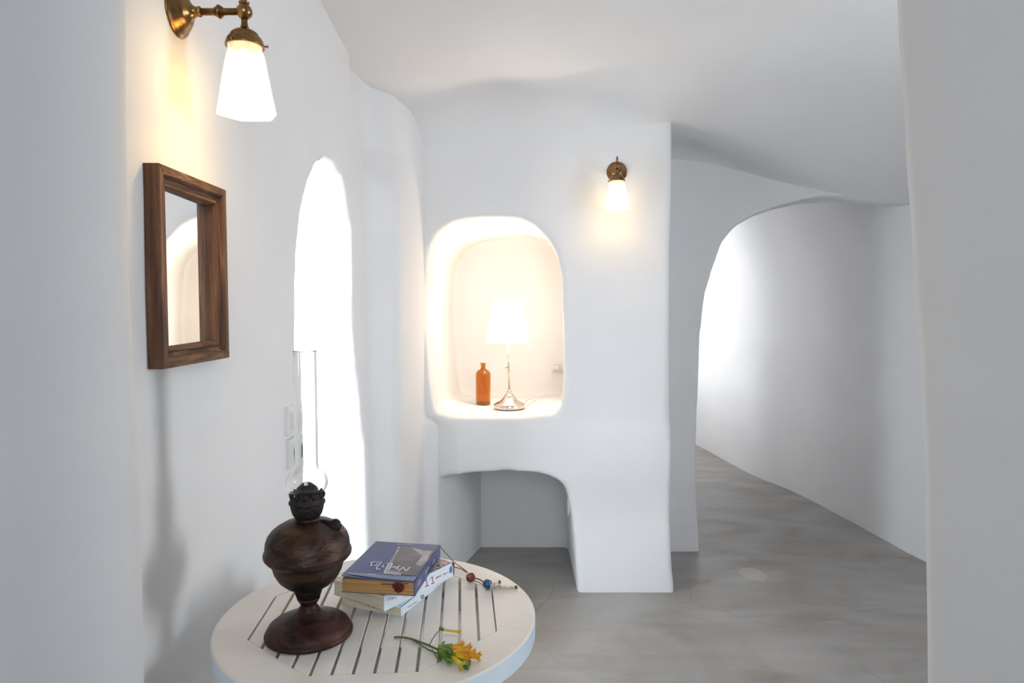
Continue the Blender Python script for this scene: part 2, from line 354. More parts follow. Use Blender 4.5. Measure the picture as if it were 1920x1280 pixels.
# back wall with the niche and the low recess
YB = 3.12
def back_row(z):
    foot = .045*sst((.5-z)/.5); bulge = .03*sst((.80-z)/.1)*sst((z-.40)/.1)
    xl = -.52+.185*sst((.82-z)/.06)
    xr = .722+.012*sst((1.6-z)/1.6)+.010*sst((.25-z)/.25)
    y = YB-foot-bulge*.6
    n = 12; r = [(xl+(xr-xl)*i/n, y+.02*max(0, (.5-abs(i/n-.0)))*0, z) for i in range(n+1)]
    r[0] = (xl, y+.03, z)
    return r+[(xr+.02, 3.6, z), (xr+.02, 4.25, z), (-.75, 4.25, z), (-.75, 3.4, z)]
rows = [back_row(z) for z in [-.05, 0, .08, .16, .25, .35, .45, .55, .65, .74, .78, .82, .86, 1.0, 1.3, 1.6, 1.9, 2.1, 2.3, 2.45]]
wbk = obj('wall_back', loft(rows), PLASTER)
ni = [(845, 780.5), (814.5, 775.5), (804.6, 708), (796.4, 610), (795.8, 560), (799.7, 485), (806, 459), (822.7, 432.5), (852, 414.5), (895, 408), (937.5, 407), (977, 411), (1003, 424), (1026, 447), (1042.5, 478.5), (1051, 518), (1053, 577), (1054, 642.5), (1055, 708), (1052, 751), (1042.5, 776), (977, 781), (911, 782)]
ring = [atY(x, y, YB) for x, y in ni]; NZ = atY(950, 782, YB-.02).z
def niche_at(t):
    """outline of the hollow at depth t (0 front .. 1 back)"""
    out = []; Yb = YB+.70*t
    cx, cz = -.03, 1.25
    for p in ring:
        bx = -.335 if p.x < cx else .40
        x = p.x+(bx-(-.405 if p.x < cx else .235))*t*min(1, abs(p.x-cx)/.2)
        z = p.z+(.005*t if p.z < 1.0 else -.035*t*min(1, (p.z-1.0)/.4))
        if p.z > 1.3 and p.x > cx: z += .03*t
        out.append(Vector((x, Yb, z)))
    return out
front = [Vector((cxx.x*1.0, YB-.25, cxx.z)) for cxx in ring]
bm = loft([front, ring, niche_at(.15), niche_at(.5), niche_at(.85), niche_at(1)])
difference(wbk, bm)
rec = [(800, 1200), (800, 1000), (802, 915), (816.6, 905), (833, 897), (864, 891), (906.5, 886.5), (949, 884.6), (991, 886.5), (1024.7, 892), (1047, 902), (1060, 914.7), (1067, 934), (1073, 971), (1078, 1030), (1083, 1108)]
rr = [atY(x, y, YB-.03) for x, y in rec]; rr[0].z = rr[1].z-.6; rr[0].x = rr[1].x
rr = [Vector((min(p.x, -.30) if i < 3 else p.x, 0, p.z)) for i, p in enumerate(rr)]
for i in range(3): rr[i].x = -.62
rr.append(Vector((rr[-1].x+.004, 0, -.2))); rr[0].z = -.2; rr[1].z = .2
bk = [Vector((p.x-.0 if p.x > 0 else p.x, 3.665, p.z)) for p in rr]
fr = [Vector((p.x, 2.8, p.z)) for p in rr]
difference(wbk, prism(fr, bk))
plastered(wbk, .0135, 8, .006)

# far wall with the tall arch to the corridor
YA = 3.60
ar = [(1308, 1033), (1302, 918), (1302, 832), (1305.6, 703), (1309, 631), (1318.5, 552), (1333, 502), (1351, 459), (1376, 430), (1415.5, 408), (1466, 390), (1523, 378), (1588, 373), (1660, 374), (1710, 379), (1800, 395), (1900, 420)]
aq = [atY(x, y-7 if y < 500 else y, YA) for x, y in ar]; aq = [Vector((aq[0].x, YA, -.2))]+aq+[Vector((aq[-1].x, YA, -.2))]
wf = obj('wall_far', box(.60, 3.0, YA, YA+.26, -.05, 2.45), PLASTER)
difference(wf, prism([(p.x, 3.3, p.z) for p in aq], [(p.x+.03, 4.1, p.z) for p in aq]))
plastered(wf, .0135, 7, .006)

# right wall and its vault, bending away down the corridor
fp = [atZ(x, y, 0) for x, y in ((1746, 1058.5), (1703, 1037), (1631, 997.4), (1559, 958), (1487, 920.5), (1415.5, 893), (1350, 858), (1303, 833))]
path = [Vector((2.20, .2, 0)), Vector((2.17, 1.5, 0)), Vector((2.15, 2.6, 0))]+fp+[Vector((1.50, 7.0, 0)), Vector((1.15, 7.6, 0)), Vector((.4, 8, 0))]
path = smoothpath(path, 5)
for _ in range(3): path = [path[0]]+[(path[i-1]+path[i]*2+path[i+1])/4 for i in range(1, len(path)-1)]+[path[-1]]
prof = [(0, -.05), (0, .3), (0, .8), (.005, 1.2), (.03, 1.5), (.075, 1.72), (.15, 1.92), (.26, 2.09), (.42, 2.24), (.62, 2.34), (.9, 2.41), (1.2, 2.45)]
def vaultrow(i):
    p = path[i]; t = (path[min(i+1, len(path)-1)]-path[max(i-1, 0)]).normalized(); n = Vector((-t.y, t.x, 0))
    f = -.5+1.5*sst((p.y-3.55)/.5)
    a = [p+n*(o*f)+Vector((0, 0, z)) for o, z in prof]
    q = 3.0
    return a+[p+n*(1.2*max(f, -.1))+Vector((0, 0, 2.7)), p-n*.3+Vector((0, 0, 2.7)), p-n*.3+Vector((0, 0, -.05))]
wr = obj('wall_right', loft([vaultrow(i) for i in range(len(path))]), PLASTER)
cut = [(1.6, .75, .95), (1.6, .75, 1.75), (1.6, .95, 1.9), (1.6, 1.35, 1.9), (1.6, 1.55, 1.75), (1.6, 1.55, .95)]
difference(wr, prism([Vector(c) for c in cut], [Vector(c)+Vector((1.2, 0, 0)) for c in cut]))
plastered(wr, .022, 8, .010)

# corridor's inner wall with its window opening, end wall
wc = obj('wall_corridor', box(.55, .80, YA+.2, 7.9, -.05, 2.7), PLASTER)
difference(wc, box(.3, 1.1, 5.5, 6.9, .8, 2.15)); plastered(wc, .03, 3, 0)
struct(obj('wall_end', box(.5, 3.2, 7.85, 8.05, -.05, 2.7), PLASTER))

# door jambs the camera looks between
def jamb(name, pts, side):
    """a soft-cornered pier; the corner wanders as the plaster does"""
    sg = -1 if side == 'l' else 1; rows = []
    for k in range(53):
        z = -.05+k*.05; ypx = 640-F*math.tan(math.atan((z-CH)/1.0)+PITCH); px = lerpt(ypx, pts); X = atY(px, max(-200, min(1500, ypx)), .99).x
        c = [(0, .985), (.012*sg, 1.02), (.035*sg, 1.05), (.075*sg, 1.07), (.14*sg, 1.075), (1.9*sg, 1.075), (1.9*sg, .45), (.30*sg, .45), (.20*sg, .50), (.14*sg, .56), (.095*sg, .63), (.062*sg, .70), (.036*sg, .78), (.018*sg, .85), (.006*sg, .92), (.001*sg, .96)]
        rows.append([(X+a+.003*noise.noise(Vector((a*3, z*1.7, sg))), b, z) for a, b in c])
    o = obj(name, loft(rows), PLASTER, smooth=True)
    return struct(o)
jamb('wall_front_left', [(0, 230), (400, 233), (700, 243), (900, 256), (1280, 265)], 'l')
jamb('wall_front_right', [(0, 1689), (250, 1703), (480, 1717), (700, 1735), (900, 1744), (1280, 1748)], 'r')

# ------------------------------------------------------------------ bistro table
TZ = .72; TC = Vector((-.2555, 1.2915, TZ)); TR = .3003; TA = math.radians(4.2)
tb = thing('bistro_table', 'round cream painted slatted bistro table beside the left wall', 'table', (TC.x, TC.y, 0), TA)
def TM(): return Matrix.Translation(TC) @ Matrix.Rotation(TA, 4, 'Z')
M = TM(); a_ = .222; t_ = .022
oct_ = [(a_*math.cos(math.pi/8+i*math.pi/4)/math.cos(math.pi/8), a_*math.sin(math.pi/8+i*math.pi/4)/math.cos(math.pi/8)) for i in range(8)]
# ring top with octagonal hole
bm = bmesh.new(); n = 96
def octr(th):
    k = (th+math.pi/8) % (math.pi/4)-math.pi/8; return a_/math.cos(k)
angs = sorted(set([2*math.pi*i/n for i in range(n)]+[math.pi/8+i*math.pi/4 for i in range(8)]))
def ringv(rf, z): return [bm.verts.new(M @ Vector((rf(t)*math.cos(t), rf(t)*math.sin(t), z))) for t in angs]
r1 = ringv(octr, 0); r2 = ringv(lambda t: TR-.003, 0); r2b = ringv(lambda t: TR, -.003); r3 = ringv(lambda t: TR, -t_-.014); r4 = ringv(lambda t: TR-.02, -t_-.014); r5 = ringv(lambda t: TR-.02, -t_); r6 = ringv(octr, -t_)
rs = [r1, r2, r2b, r3, r4, r5, r6]
for q in range(7):
    A = rs[q]; B = rs[(q+1) % 7]
    for i in range(len(angs)):
        j = (i+1) % len(angs); f = bm.faces.new((A[i], A[j], B[j], B[i])); f.material_index = 1 if q == 2 else 0
obj('tabletop_rim', bm, [TABLE, TEDGE], tb, label='cream rim with pale blue edge')
# slats: parallel boards in the octagon
NS = 13; pitch = 2*a_/NS; gap = .0052
def yoct(x):  # half length of octagon at offset x
    c = a_*math.tan(math.pi/8); x = abs(x)
    return a_ if x <= c else a_-(x-c)
for k in range(NS):
    xa = -a_+k*pitch+gap/2; xb = xa+pitch-gap; e = .0012
    c = a_*math.tan(math.pi/8); xsx = sorted(set([xa, xb]+[q for q in (-c, c) if xa < q < xb]))
    topl = [(x, yoct(x)-e) for x in xsx]+[(x, -yoct(x)+e) for x in reversed(xsx)]
    bm = prism([M @ Vector((x, y, -.0005)) for x, y in topl], [M @ Vector((x, y, -.018)) for x, y in topl])
    bevel(obj('slat', bm, TABLE, tb), .001, 1)
for yy in (-.12, .12): obj('batten', box(-.235, .235, yy-.02, yy+.02, -t_-.024, -t_+.002, M=M), TABLE, tb)
# four legs crossing in pairs + stretchers
for sx in (-1, 1):
    for sy in (-1, 1):
        p0 = M @ Vector((sx*.19, sy*.12, -t_-.014)); p1 = M @ Vector((sx*.21, -sy*.17, -TZ))
        x0 = sx*.19-.009+(sy*.01); bm = bmesh.new()
        R0 = [M @ Vector((x0+dx, sy*.12+dy, -t_-.014)) for dx, dy in ((0, -.016), (.018, -.016), (.018, .016), (0, .016))]
        R1 = [M @ Vector((x0+dx, -sy*.19+dy, -TZ)) for dx, dy in ((0, -.016), (.018, -.016), (.018, .016), (0, .016))]
        obj('leg', prism(R0, R1, bm), TABLE, tb)
for yy, zz in ((-.12, -.60), (.12, -.60)):
    obj('stretcher', box(-.19, .19, yy-.012, yy+.012, zz-.012, zz+.012, M=M), TABLE, tb)

# ------------------------------------------------------------------ oil lamp
LX, LY = -.3665, 1.205
def lz(y): return atY(581.5, y, LY).z
lamp = thing('oil_lamp', 'antique tarnished copper oil lamp with tall clear glass chimney on the round table', 'oil lamp', (LX, LY, TZ))
LM = Matrix.Translation((LX, LY, 0)); K = 1/1053
def lprof(l): return [(hw*K, z) for hw, z in l]
base = [(0, TZ), (78, TZ), (81, TZ+.002), (81.5, TZ+.006), (80, TZ+.009), (77.5, TZ+.010), (77, TZ+.014), (74, TZ+.019), (68, TZ+.0235), (60, TZ+.027), (53, TZ+.0295), (50, TZ+.030), (46, TZ+.0335), (38, TZ+.0365), (30, TZ+.0395), (23, TZ+.0435), (19, TZ+.048), (18, TZ+.050), (0, TZ+.050)]
obj('foot', lathe(lprof(base), 64, LM), COPPERF, lamp, True, label='reddish copper domed foot')
z1, z2 = TZ+.048, lz(1121)
stem = [(0, z1), (18, z1), (18.5, z1+.002), (16, z1+.004), (14.8, z1+.007), (15.5, z2-.008), (18.5, z2-.004), (21, z2), (21.5, z2+.002), (19, z2+.003), (0, z2+.003)]
obj('stem', lathe(lprof(stem), 48, LM), COPPERF, lamp, True)
bm = bmesh.new()
za, zb = z2+.003, lz(1094)+.004
for i in range(30):
    t = 2*math.pi*i/30; pts = []
    for k in range(5):
        u = k/4; r = (20+10*u)*K; a = t+.32*u
        pts.append(LM @ Vector((r*math.cos(a), r*math.sin(a), za+(zb-za)*u)))
    tube(pts, .0013, 5, bm)
lathe(lprof([(0, za-.001), (18.5, za-.001), (28, zb), (0, zb)]), 32, LM, bm)
obj('openwork_collar', bm, SOOT, lamp, True, label='dark pierced collar')
font = [(0, lz(1100)), (30, lz(1100)), (42, lz(1093)), (54, lz(1082)), (62, lz(1068)), (65.5, lz(1056)), (66.5, lz(1053)), (67, lz(1051)), (69, lz(1050)), (76, lz(1044)), (80, lz(1039)), (81, lz(1034)), (80, lz(1030)), (77.5, lz(1027)), (77.5, lz(1020)), (76.5, lz(1012)), (73, lz(1002)), (66, lz(993)), (58, lz(987)), (57, lz(986)), (56, lz(985.5)), (44, lz(979)), (30, lz(975)), (24, lz(973)), (0, lz(973))]
obj('fuel_font', lathe(lprof(font), 72, LM), COPPER, lamp, True, label='dark bulbous copper reservoir with ridges')
# filler cap on the shoulder
fc = Matrix.Translation((LX+.050, LY-.004, lz(983))) @ Matrix.Rotation(.45, 4, 'Y')
bm = lathe([(0, -.006), (.012, -.006), (.0125, 0), (.0115, .0045), (.008, .006), (.0075, .009), (.004, .011), (0, .011)], 24, fc)
obj('filler_cap', bm, SOOT, lamp, True, label='blackened filler cap')
bm = tube(smoothpath([(LX+.026, LY-.004, lz(975)), (LX+.035, LY-.008, lz(974)), (LX+.048, LY-.010, lz(979))], 4), .003, 6)
obj('cap_lever', bm, SOOT, lamp, True)
neck = [(0, lz(979)), (26, lz(979)), (26, lz(976)), (23, lz(974)), (22, lz(968)), (23, lz(966)), (0, lz(966))]
obj('neck', lathe(lprof(neck), 40, LM), COPPER, lamp, True)
burn = [(0, lz(968)), (23, lz(968)), (27, lz(962)), (30, lz(952)), (31, lz(946)), (31, lz(945)), (33.5, lz(942)), (33.5, lz(939)), (31, lz(937)), (31, lz(930)), (30.5, lz(926)), (29.5, lz(925)), (28, lz(926)), (27, lz(935)), (0, lz(935))]
obj('burner', lathe(lprof(burn), 56, LM), SOOT, lamp, True, label='sooty black burner with rim')
bm = bmesh.new()
for i in range(12):   # gallery prongs, gently bent
    a = 2*math.pi*(i+.3)/12
    def P(r, z): return Vector((LX+r*K*math.cos(a), LY+r*K*math.sin(a), z))
    tube([P(28, lz(931)), P(29.5, lz(925)), P(28.6, lz(921.5)), P(28.6, lz(920))], [.0045, .0042, .003, .002], 5, bm)
obj('gallery_prongs', bm, SOOT, lamp, True)
dome = [(24, lz(936)), (23, lz(926)), (18, lz(914)), (9, lz(906)), (6, lz(905)), (0, lz(905))]
bm = lathe(lprof([(0, lz(936))]+dome), 24, LM)
for v in bm.verts: v.co += Vector((noise.noise(v.co*60)*.002, 0, noise.noise(v.co*50+Vector((3, 1, 2)))*.002))
obj('wick_dome', bm, SOOT, lamp, True)
# chimney: thin glass shell
out = [(27, 928), (31, 921), (35.5, 915), (38.3, 908), (38.5, 902), (36.5, 894), (32, 887), (26, 882), (22.5, 878), (21.3, 872), (21, 860), (21.4, 800), (21.3, 740), (21, 665), (21.3, 659), (21.4, 657.5)]
op = [(h*K, lz(y)) for h, y in out]; ip = [(r-.0013, z+(0.0003 if i == 0 else 0)) for i, (r, z) in enumerate(op)]
bm = lathe(op+ip[::-1], 64, LM, closed=True)
obj('glass_chimney', bm, GLASS, lamp, True, label='clear glass chimney with round bulb')

# ------------------------------------------------------------------ books
def hexa(c, u, v, l, wd, z0, z1):
    """corners: c near-right, u along spine, v to the left"""
    P = lambda a, b, z: Vector((c[0]+u[0]*a+v[0]*b, c[1]+u[1]*a+v[1]*b, z))
    return P
def strokes(name, lines, wd, place, m, parent, nrm, label=None):
    """thin raised lettering: each line a list of photo points carried on to the surface"""
    bm = bmesh.new()
    for ln in lines:
        pts = [place(x, y) for x, y in ln]
        for a, b in zip(pts, pts[1:]):
            d = (b-a); 
            if d.length < 1e-6: continue
            s = d.normalized().cross(nrm)*wd/2; e = d.normalized()*wd*.3
            prism([a-e-s, a-e+s, b+e+s, b+e-s], [q+nrm*.0003 for q in (a-e-s, a-e+s, b+e+s, b+e-s)], bm)
    return obj(name, bm, m, parent, label=label)
def book(label, c, ang, ln, wd, z0, z1, cover_top, spine_m, pages_m, lift=0, cat='book'):
    u = Vector((math.cos(ang), math.sin(ang), 0)); v = Vector((-u.y, u.x, 0))
    b = thing('paperback_book', label, cat, (c[0]+(u*ln/2+v*wd/2).x, c[1]+(u*ln/2+v*wd/2).y, z0), ang, 'books stacked on the round table')
    C0 = Vector((c[0], c[1], 0)); ct = .0009
    def P(a, bb, z): return C0+u*a+v*bb+Vector((0, 0, z))
    def slab(a0, a1, b0, b1, za, zb, bm=None):
        return prism([P(a0, b0, za), P(a1, b0, za), P(a1, b1, za), P(a0, b1, za)], [P(a0, b0, zb), P(a1, b0, zb), P(a1, b1, zb), P(a0, b1, zb)], bm)
    obj('page_block', slab(.0008, ln-.0008, .0012, wd-.002, z0+ct, z1-ct), pages_m, b)
    # front cover, slightly sprung open along the fore edge when lift > 0
    bm = bmesh.new(); n = 14; g = []
    for i in range(n+1):
        t = i/n; row = []
        for j in range(7):
            s = j/6; h = lift*max(0, t-.35)**1.5*(1-.75*s)
            row.append((P(ln*s, wd*t, z1-ct+h), P(ln*s, wd*t, z1+h)))
        g.append(row)
    V = [[(bm.verts.new(a), bm.verts.new(q)) for a, q in r] for r in g]
    for i in range(n):
        for j in range(6):
            for k in (0, 1): bm.faces.new((V[i][j][k], V[i+1][j][k], V[i+1][j+1][k], V[i][j+1][k]))
    for i in range(n):
        for j in (0, 6): bm.faces.new((V[i][j][0], V[i+1][j][0], V[i+1][j][1], V[i][j][1]))
    for j in range(6):
        for i in (0, n): bm.faces.new((V[i][j][0], V[i][j+1][0], V[i][j+1][1], V[i][j][1]))
    obj('front_cover', bm, cover_top, b)
    obj('back_cover', slab(0, ln, 0, wd, z0, z0+ct), cover_top, b)
    obj('spine', slab(0, ln, -.0008, .0012, z0, z1), spine_m, b)
    return b, P, u, v
# bottom: white spine
zb0, zb1, zb2, zb3 = TZ, TZ+.0175, TZ+.0475, TZ+.0745
u3 = math.atan2(.209, .083)
b3, P3, uu3, vv3 = book('white-spined paperback at the bottom of the book stack, flat on the slats', (-.212, 1.275), u3, .222, .137, zb0, zb1, WCOVER, WCOVER, PAGE_L)
u2 = math.radians(56)
b2, P2, uu2, vv2 = book('thick white-spined paperback with crimson lettering, middle of the book stack', (-.241, 1.257), u2, .205, .139, zb1, zb2, PATC, WCOVER, PAGE_L)
u1 = math.radians(82.5)
b1, P1, uu1, vv1 = book('dark blue paperback with yellowed pages on top of the book stack', (-.183, 1.256), u1, .2035, .1435, zb2, zb3, BLUE, BLUE, PAGE_T, lift=.010)
def onspine(P, vv):
    p = P(0, -.0009, 0); return lambda x, y: on_plane(x, y, p, vv)
s3 = onspine(P3, vv3); s2 = onspine(P2, vv2); s1 = onspine(P1, vv1)
c2 = lambda x, y: (715+x/13.47, 1060+y/13.47)
def ticks(a, b, n, h):
    """a row of little upright letter marks along a line"""
    out = []
    for i in range(n):
        if random.random() < .12: continue
        t = i/(n-1); x = a[0]+(b[0]-a[0])*t; y = a[1]+(b[1]-a[1])*t; k = h*random.uniform(.6, 1)
        out.append([(x, y-k/2), (x+random.uniform(-.1, .1), y+k/2)])
        if random.random() < .6 and i < n-1: out.append([(x, y+random.choice((-1, 1))*k*.4), (x+(b[0]-a[0])/n*.8, y+random.choice((-1, 1))*k*.4)])
    return out
strokes('spine_lettering', [[c2(1135, 350), c2(1160, 505)], [c2(1115, 525), c2(1195, 500)], [c2(1115, 375), c2(1140, 355)], [c2(1285, 275), c2(1307, 435)], [c2(1262, 462), c2(1338, 432)], [c2(1265, 300), c2(1290, 280)]], .0022, s2, REDINK, b2, -vv2, 'crimson letters')
strokes('spine_small_lettering', ticks(c2(1375, 318), c2(1520, 245), 9, 3.2)+ticks(c2(1555, 225), c2(1690, 165), 9, 2.8)+ticks(c2(175, 850), c2(400, 800), 10, 4.5)+[[c2(570, 790), c2(650, 770)]], .0007, s2, REDINK, b2, -vv2)
strokes('spine_dot', [[c2(1228, 345), c2(1242, 320)]], .002, s2, GREYINK, b2, -vv2)
strokes('blue_mark', [[(843.8, 1064), (843.8, 1072)], [(845.5, 1062), (845.5, 1073)], [(847, 1063), (847, 1071)]], .0034, s2, BLUEINK, b2, -vv2, 'bright blue mark at the spine end')
strokes('black_band', [[(850.8, 1056), (850.5, 1076)], [(848.5, 1055), (849.2, 1060)]], .0035, s2, BLKINK, b2, -vv2)
strokes('spine_lettering', [[c2(660, 1060), c2(780, 985)], [c2(780, 985), c2(905, 895)]]+ticks(c2(665, 1057), c2(905, 897), 16, 1.0), .0008, s3, GREYINK, b3, -vv3)
strokes('publisher_emblem', [[c2(1000, 775), c2(1060, 740)], [c2(1005, 800), c2(1030, 830)], [c2(1030, 830), c2(1075, 795)], [c2(1060, 740), c2(1070, 790)], [c2(1000, 760), c2(1015, 830)]], .0017, s3, BLKINK, b3, -vv3, 'black emblem')
# blue cover print
def ctop(x, y):
    z = zb3
    for _ in range(6):
        p = atZ(x, y, z); d = p-P1(0, 0, 0); t = max(0, min(1, d.dot(vv1)/.1435)); q = max(0, min(1, d.dot(uu1)/.2035))
        z = zb3+.010*max(0, t-.35)**1.5*(1-.75*q)
    return atZ(x, y, z+.0004)
def patch(name, px, m, h=.0002, label=None):
    q = [ctop(x, y) for x, y in px]
    return obj(name, prism([p for p in q], [p+Vector((0, 0, h)) for p in q]), m, b1, label=label)
def c5(x, y): return (620+x/7.112, 990+y/7.112)
patch('cover_photograph', [c5(*q) for q in ((935, 250), (1010, 245), (1090, 265), (1200, 290), (1380, 300), (1360, 330), (1240, 500), (1120, 628), (730, 600), (800, 470))], CVGREY, label='grey brown cover picture')
patch('cover_photograph_light', [c5(*q) for q in ((1080, 262), (1200, 285), (1350, 310), (1320, 350), (1290, 440), (1200, 500), (1130, 480), (1190, 400), (1180, 330))], CVPALE, .0003)
patch('cover_band', [c5(*q) for q in ((905, 245), (930, 248), (835, 430), (775, 560), (945, 600), (935, 632), (705, 605))], CVPALE, .0004, 'pale printed band')
patch('cover_strip', [c5(*q) for q in ((240, 585), (500, 605), (1150, 650), (1110, 705), (700, 680), (225, 612))], CVSTRIP, .0002)
def cN(x, y): return (685+x/21.33, 1045+y/21.33)
NN = Vector((0, 0, 1))
ct2 = lambda x, y: ctop(x, y)+Vector((0, 0, .0004))
strokes('cover_lettering', [[cN(*q) for q in l] for l in (
    [(1790, 390), (1600, 555), (1530, 385), (1320, 540)], [(1400, 360), (1330, 345), (1280, 400), (1310, 450), (1240, 450)], [(1230, 440), (1160, 360), (1060, 400)],
    [(860, 240), (1105, 262)], [(1080, 262), (930, 500)], [(950, 240), (760, 600)], [(740, 395), (680, 375), (720, 300)],
    [(650, 195), (560, 290), (450, 400), (450, 470), (520, 490), (590, 450)], [(200, 205), (330, 180), (480, 190), (650, 205)], [(265, 200), (235, 335), (200, 335)], [(330, 315), (430, 315), (475, 250)])], .0022, ct2, WHITEINK, b1, NN, 'white handwritten title')
strokes('cover_small_lettering', ticks(cN(95, 685), cN(400, 700), 15, 2.6)+ticks(cN(380, 755), cN(740, 760), 15, 3.0)+ticks(cN(760, 770), cN(1190, 790), 16, 2.6), .0007, ct2, WHITEINK, b1, NN)
strokes('cover_top_lettering', ticks(c5(880, 215), c5(1130, 220), 14, 1.2), .0005, ct2, WHITEINK, b1, NN)
# spine print of the blue book
strokes('spine_dark_print', [[(795, 1080), (806, 1064)], [(798, 1080), (809, 1062)], [(806, 1070), (818, 1046)]], .008, s1, SPINEDK, b1, -vv1)
s1b = lambda x, y: s1(x, y)-vv1*.0004
strokes('spine_lettering', [[(782.5, 1098), (786, 1087)], [(786, 1096), (789, 1086)], [(797, 1074), (800, 1068)], [(802, 1067), (804, 1062)], [(811, 1056), (815, 1048)]], .0022, s1b, WHITEINK, b1, -vv1)

# red rosette bookmark hanging out of the blue book
pn = uu1  # page face normal is -u
pf = P1(-.0005, 0, 0)
rp = lambda x, y: on_plane(x, y, pf, uu1)
rk = thing('bookmark', 'dark red knotted rosette bookmark hanging on the yellowed pages of the blue book', 'bookmark', rp(748, 1098))
bm = bmesh.new(); c = rp(748, 1099)-uu1*.004
for i in range(150):
    a = random.uniform(0, 6.28); r = .0085*math.sqrt(random.random()); d = -uu1*random.uniform(-.0015, .004)
    p = c+vv1*(r*math.cos(a)*1.15)+Vector((0, 0, r*math.sin(a)))+d
    q = p+Vector((random.uniform(-1, 1), random.uniform(-1, 1), random.uniform(-1, 1)))*.0035
    tube([p, (p+q)/2+Vector((random.uniform(-1, 1), 0, random.uniform(-1, 1)))*.001, q], [.0013, .0015, .0006], 5, bm)
obj('rosette', bm, RED, rk, True)
obj('thread', tube([rp(715, 1094)-uu1*.0008, rp(732, 1094.5)-uu1*.0015, rp(748, 1094)-uu1*.002, rp(766, 1093.5)-uu1*.0008], .0008, 6), RED, rk, True)

# beaded bookmark trailing from the stack over the table
bd = thing('bookmark', 'beaded cord bookmark with red bead and blue bead lying right of the books', 'bookmark', atZ(895, 1080, TZ))
za = TZ+.0015
c0 = atY(823, 1024, 1.463); c0.z = zb3-.003
pts = smoothpath([c0, c0+(atY(851, 1053, 1.475)-c0)*1.0, atZ(866, 1064, TZ+.010), atZ(876, 1072, TZ+.009)], 6)
obj('cord', tube(pts, .0011, 6), CORD, bd, True)
pts = smoothpath([atZ(852, 1063, za), atZ(858, 1064, za+.003), atZ(866, 1067, za+.004), atZ(876, 1073, TZ+.008)], 5)
obj('cord', tube(pts, .0012, 6), CORD, bd, True)
rb = atZ(882.5, 1082, TZ+.010); bb = atZ(914, 1094.5, TZ+.010)
bm = lathe([(0, -.0098), (.004, -.0094), (.008, -.006), (.0098, 0), (.008, .006), (.004, .0094), (0, .0098)], 28)
for v in bm.verts: v.co *= 1+.10*noise.noise(v.co*420)
bmesh.ops.transform(bm, matrix=Matrix.Translation(rb) @ Matrix.Rotation(1.3, 4, 'Y'), verts=bm.verts)
obj('red_bead', bm, REDBEAD, bd, True, label='carved red brown bead')
dr = (bb-rb).normalized()
pts = smoothpath([rb+dr*.008, (rb+bb)/2+Vector((0, 0, .003)), bb-dr*.008], 5)
obj('cord', tube(pts, .0015, 6), CORD, bd, True)
obj('cord', tube([p+Vector((-.002, -.004, -.004)) for p in pts], .0009, 6), CORD, bd, True)
bm = lathe([(.0022, -.0085), (.006, -.0082), (.0095, -.005), (.0103, 0), (.0095, .005), (.006, .0082), (.0022, .0085)], 10, Matrix.Translation(bb) @ dr.to_track_quat('Z', 'Y').to_matrix().to_4x4())
bevel(obj('blue_bead', bm, BLUEBEAD, bd, True, label='glossy faceted blue bead'), .001, 2)
e1 = atZ(935, 1091, TZ+.004); e2 = atZ(966, 1101, TZ+.0035)
obj('tassel', tube([bb+dr*.008, (bb+dr*.008+e1)/2, e1], [.0026, .0022, .0022], 8), TASSEL, bd, True)
obj('tassel', tube([bb+dr*.008+Vector((0, -.003, -.003)), (bb+e2)/2+Vector((.006, -.002, -.003)), e2], [.0036, .0034, .0026], 8), TASSEL, bd, True)
for e in (e1, e2):
    k = lathe([(0, -.003), (.003, -.0022), (.0036, 0), (.003, .0022), (0, .003)], 12, Matrix.Translation(e+Vector((.002, 0, .0005))) @ Matrix.Rotation(1.5, 4, 'Y'))
    obj('knot', k, KNOT, bd, True)

# ------------------------------------------------------------------ flower sprig
def fp_(x, y, h=0): return atZ(720+x/5.564, 1040+y/5.564, TZ+.003+h)
fw = thing('flower_sprig', 'cut sprig of yellow trumpet flowers lying on the slatted table top', 'flower', atZ(840, 1222, TZ))
obj('stem', tube(smoothpath([fp_(105, 858), fp_(200, 860), fp_(300, 880), fp_(380, 910), fp_(470, 945, .003), fp_(560, 985, .007)], 5), .0019, 7), STEM, fw, True)
obj('stem', tube(smoothpath([fp_(290, 882), fp_(370, 930), fp_(470, 990), fp_(560, 1030, .004)], 5), .0012, 6), STEM, fw, True)
obj('stem', tube(smoothpath([fp_(475, 940, .003), fp_(510, 870, .006), fp_(565, 800, .006), fp_(595, 780, .005)], 5), .0009, 6), STEM, fw, True)
obj('stem', tube(smoothpath([fp_(500, 985, .002), fp_(545, 1060), fp_(575, 1100)], 4), .0009, 6), STEM, fw, True)
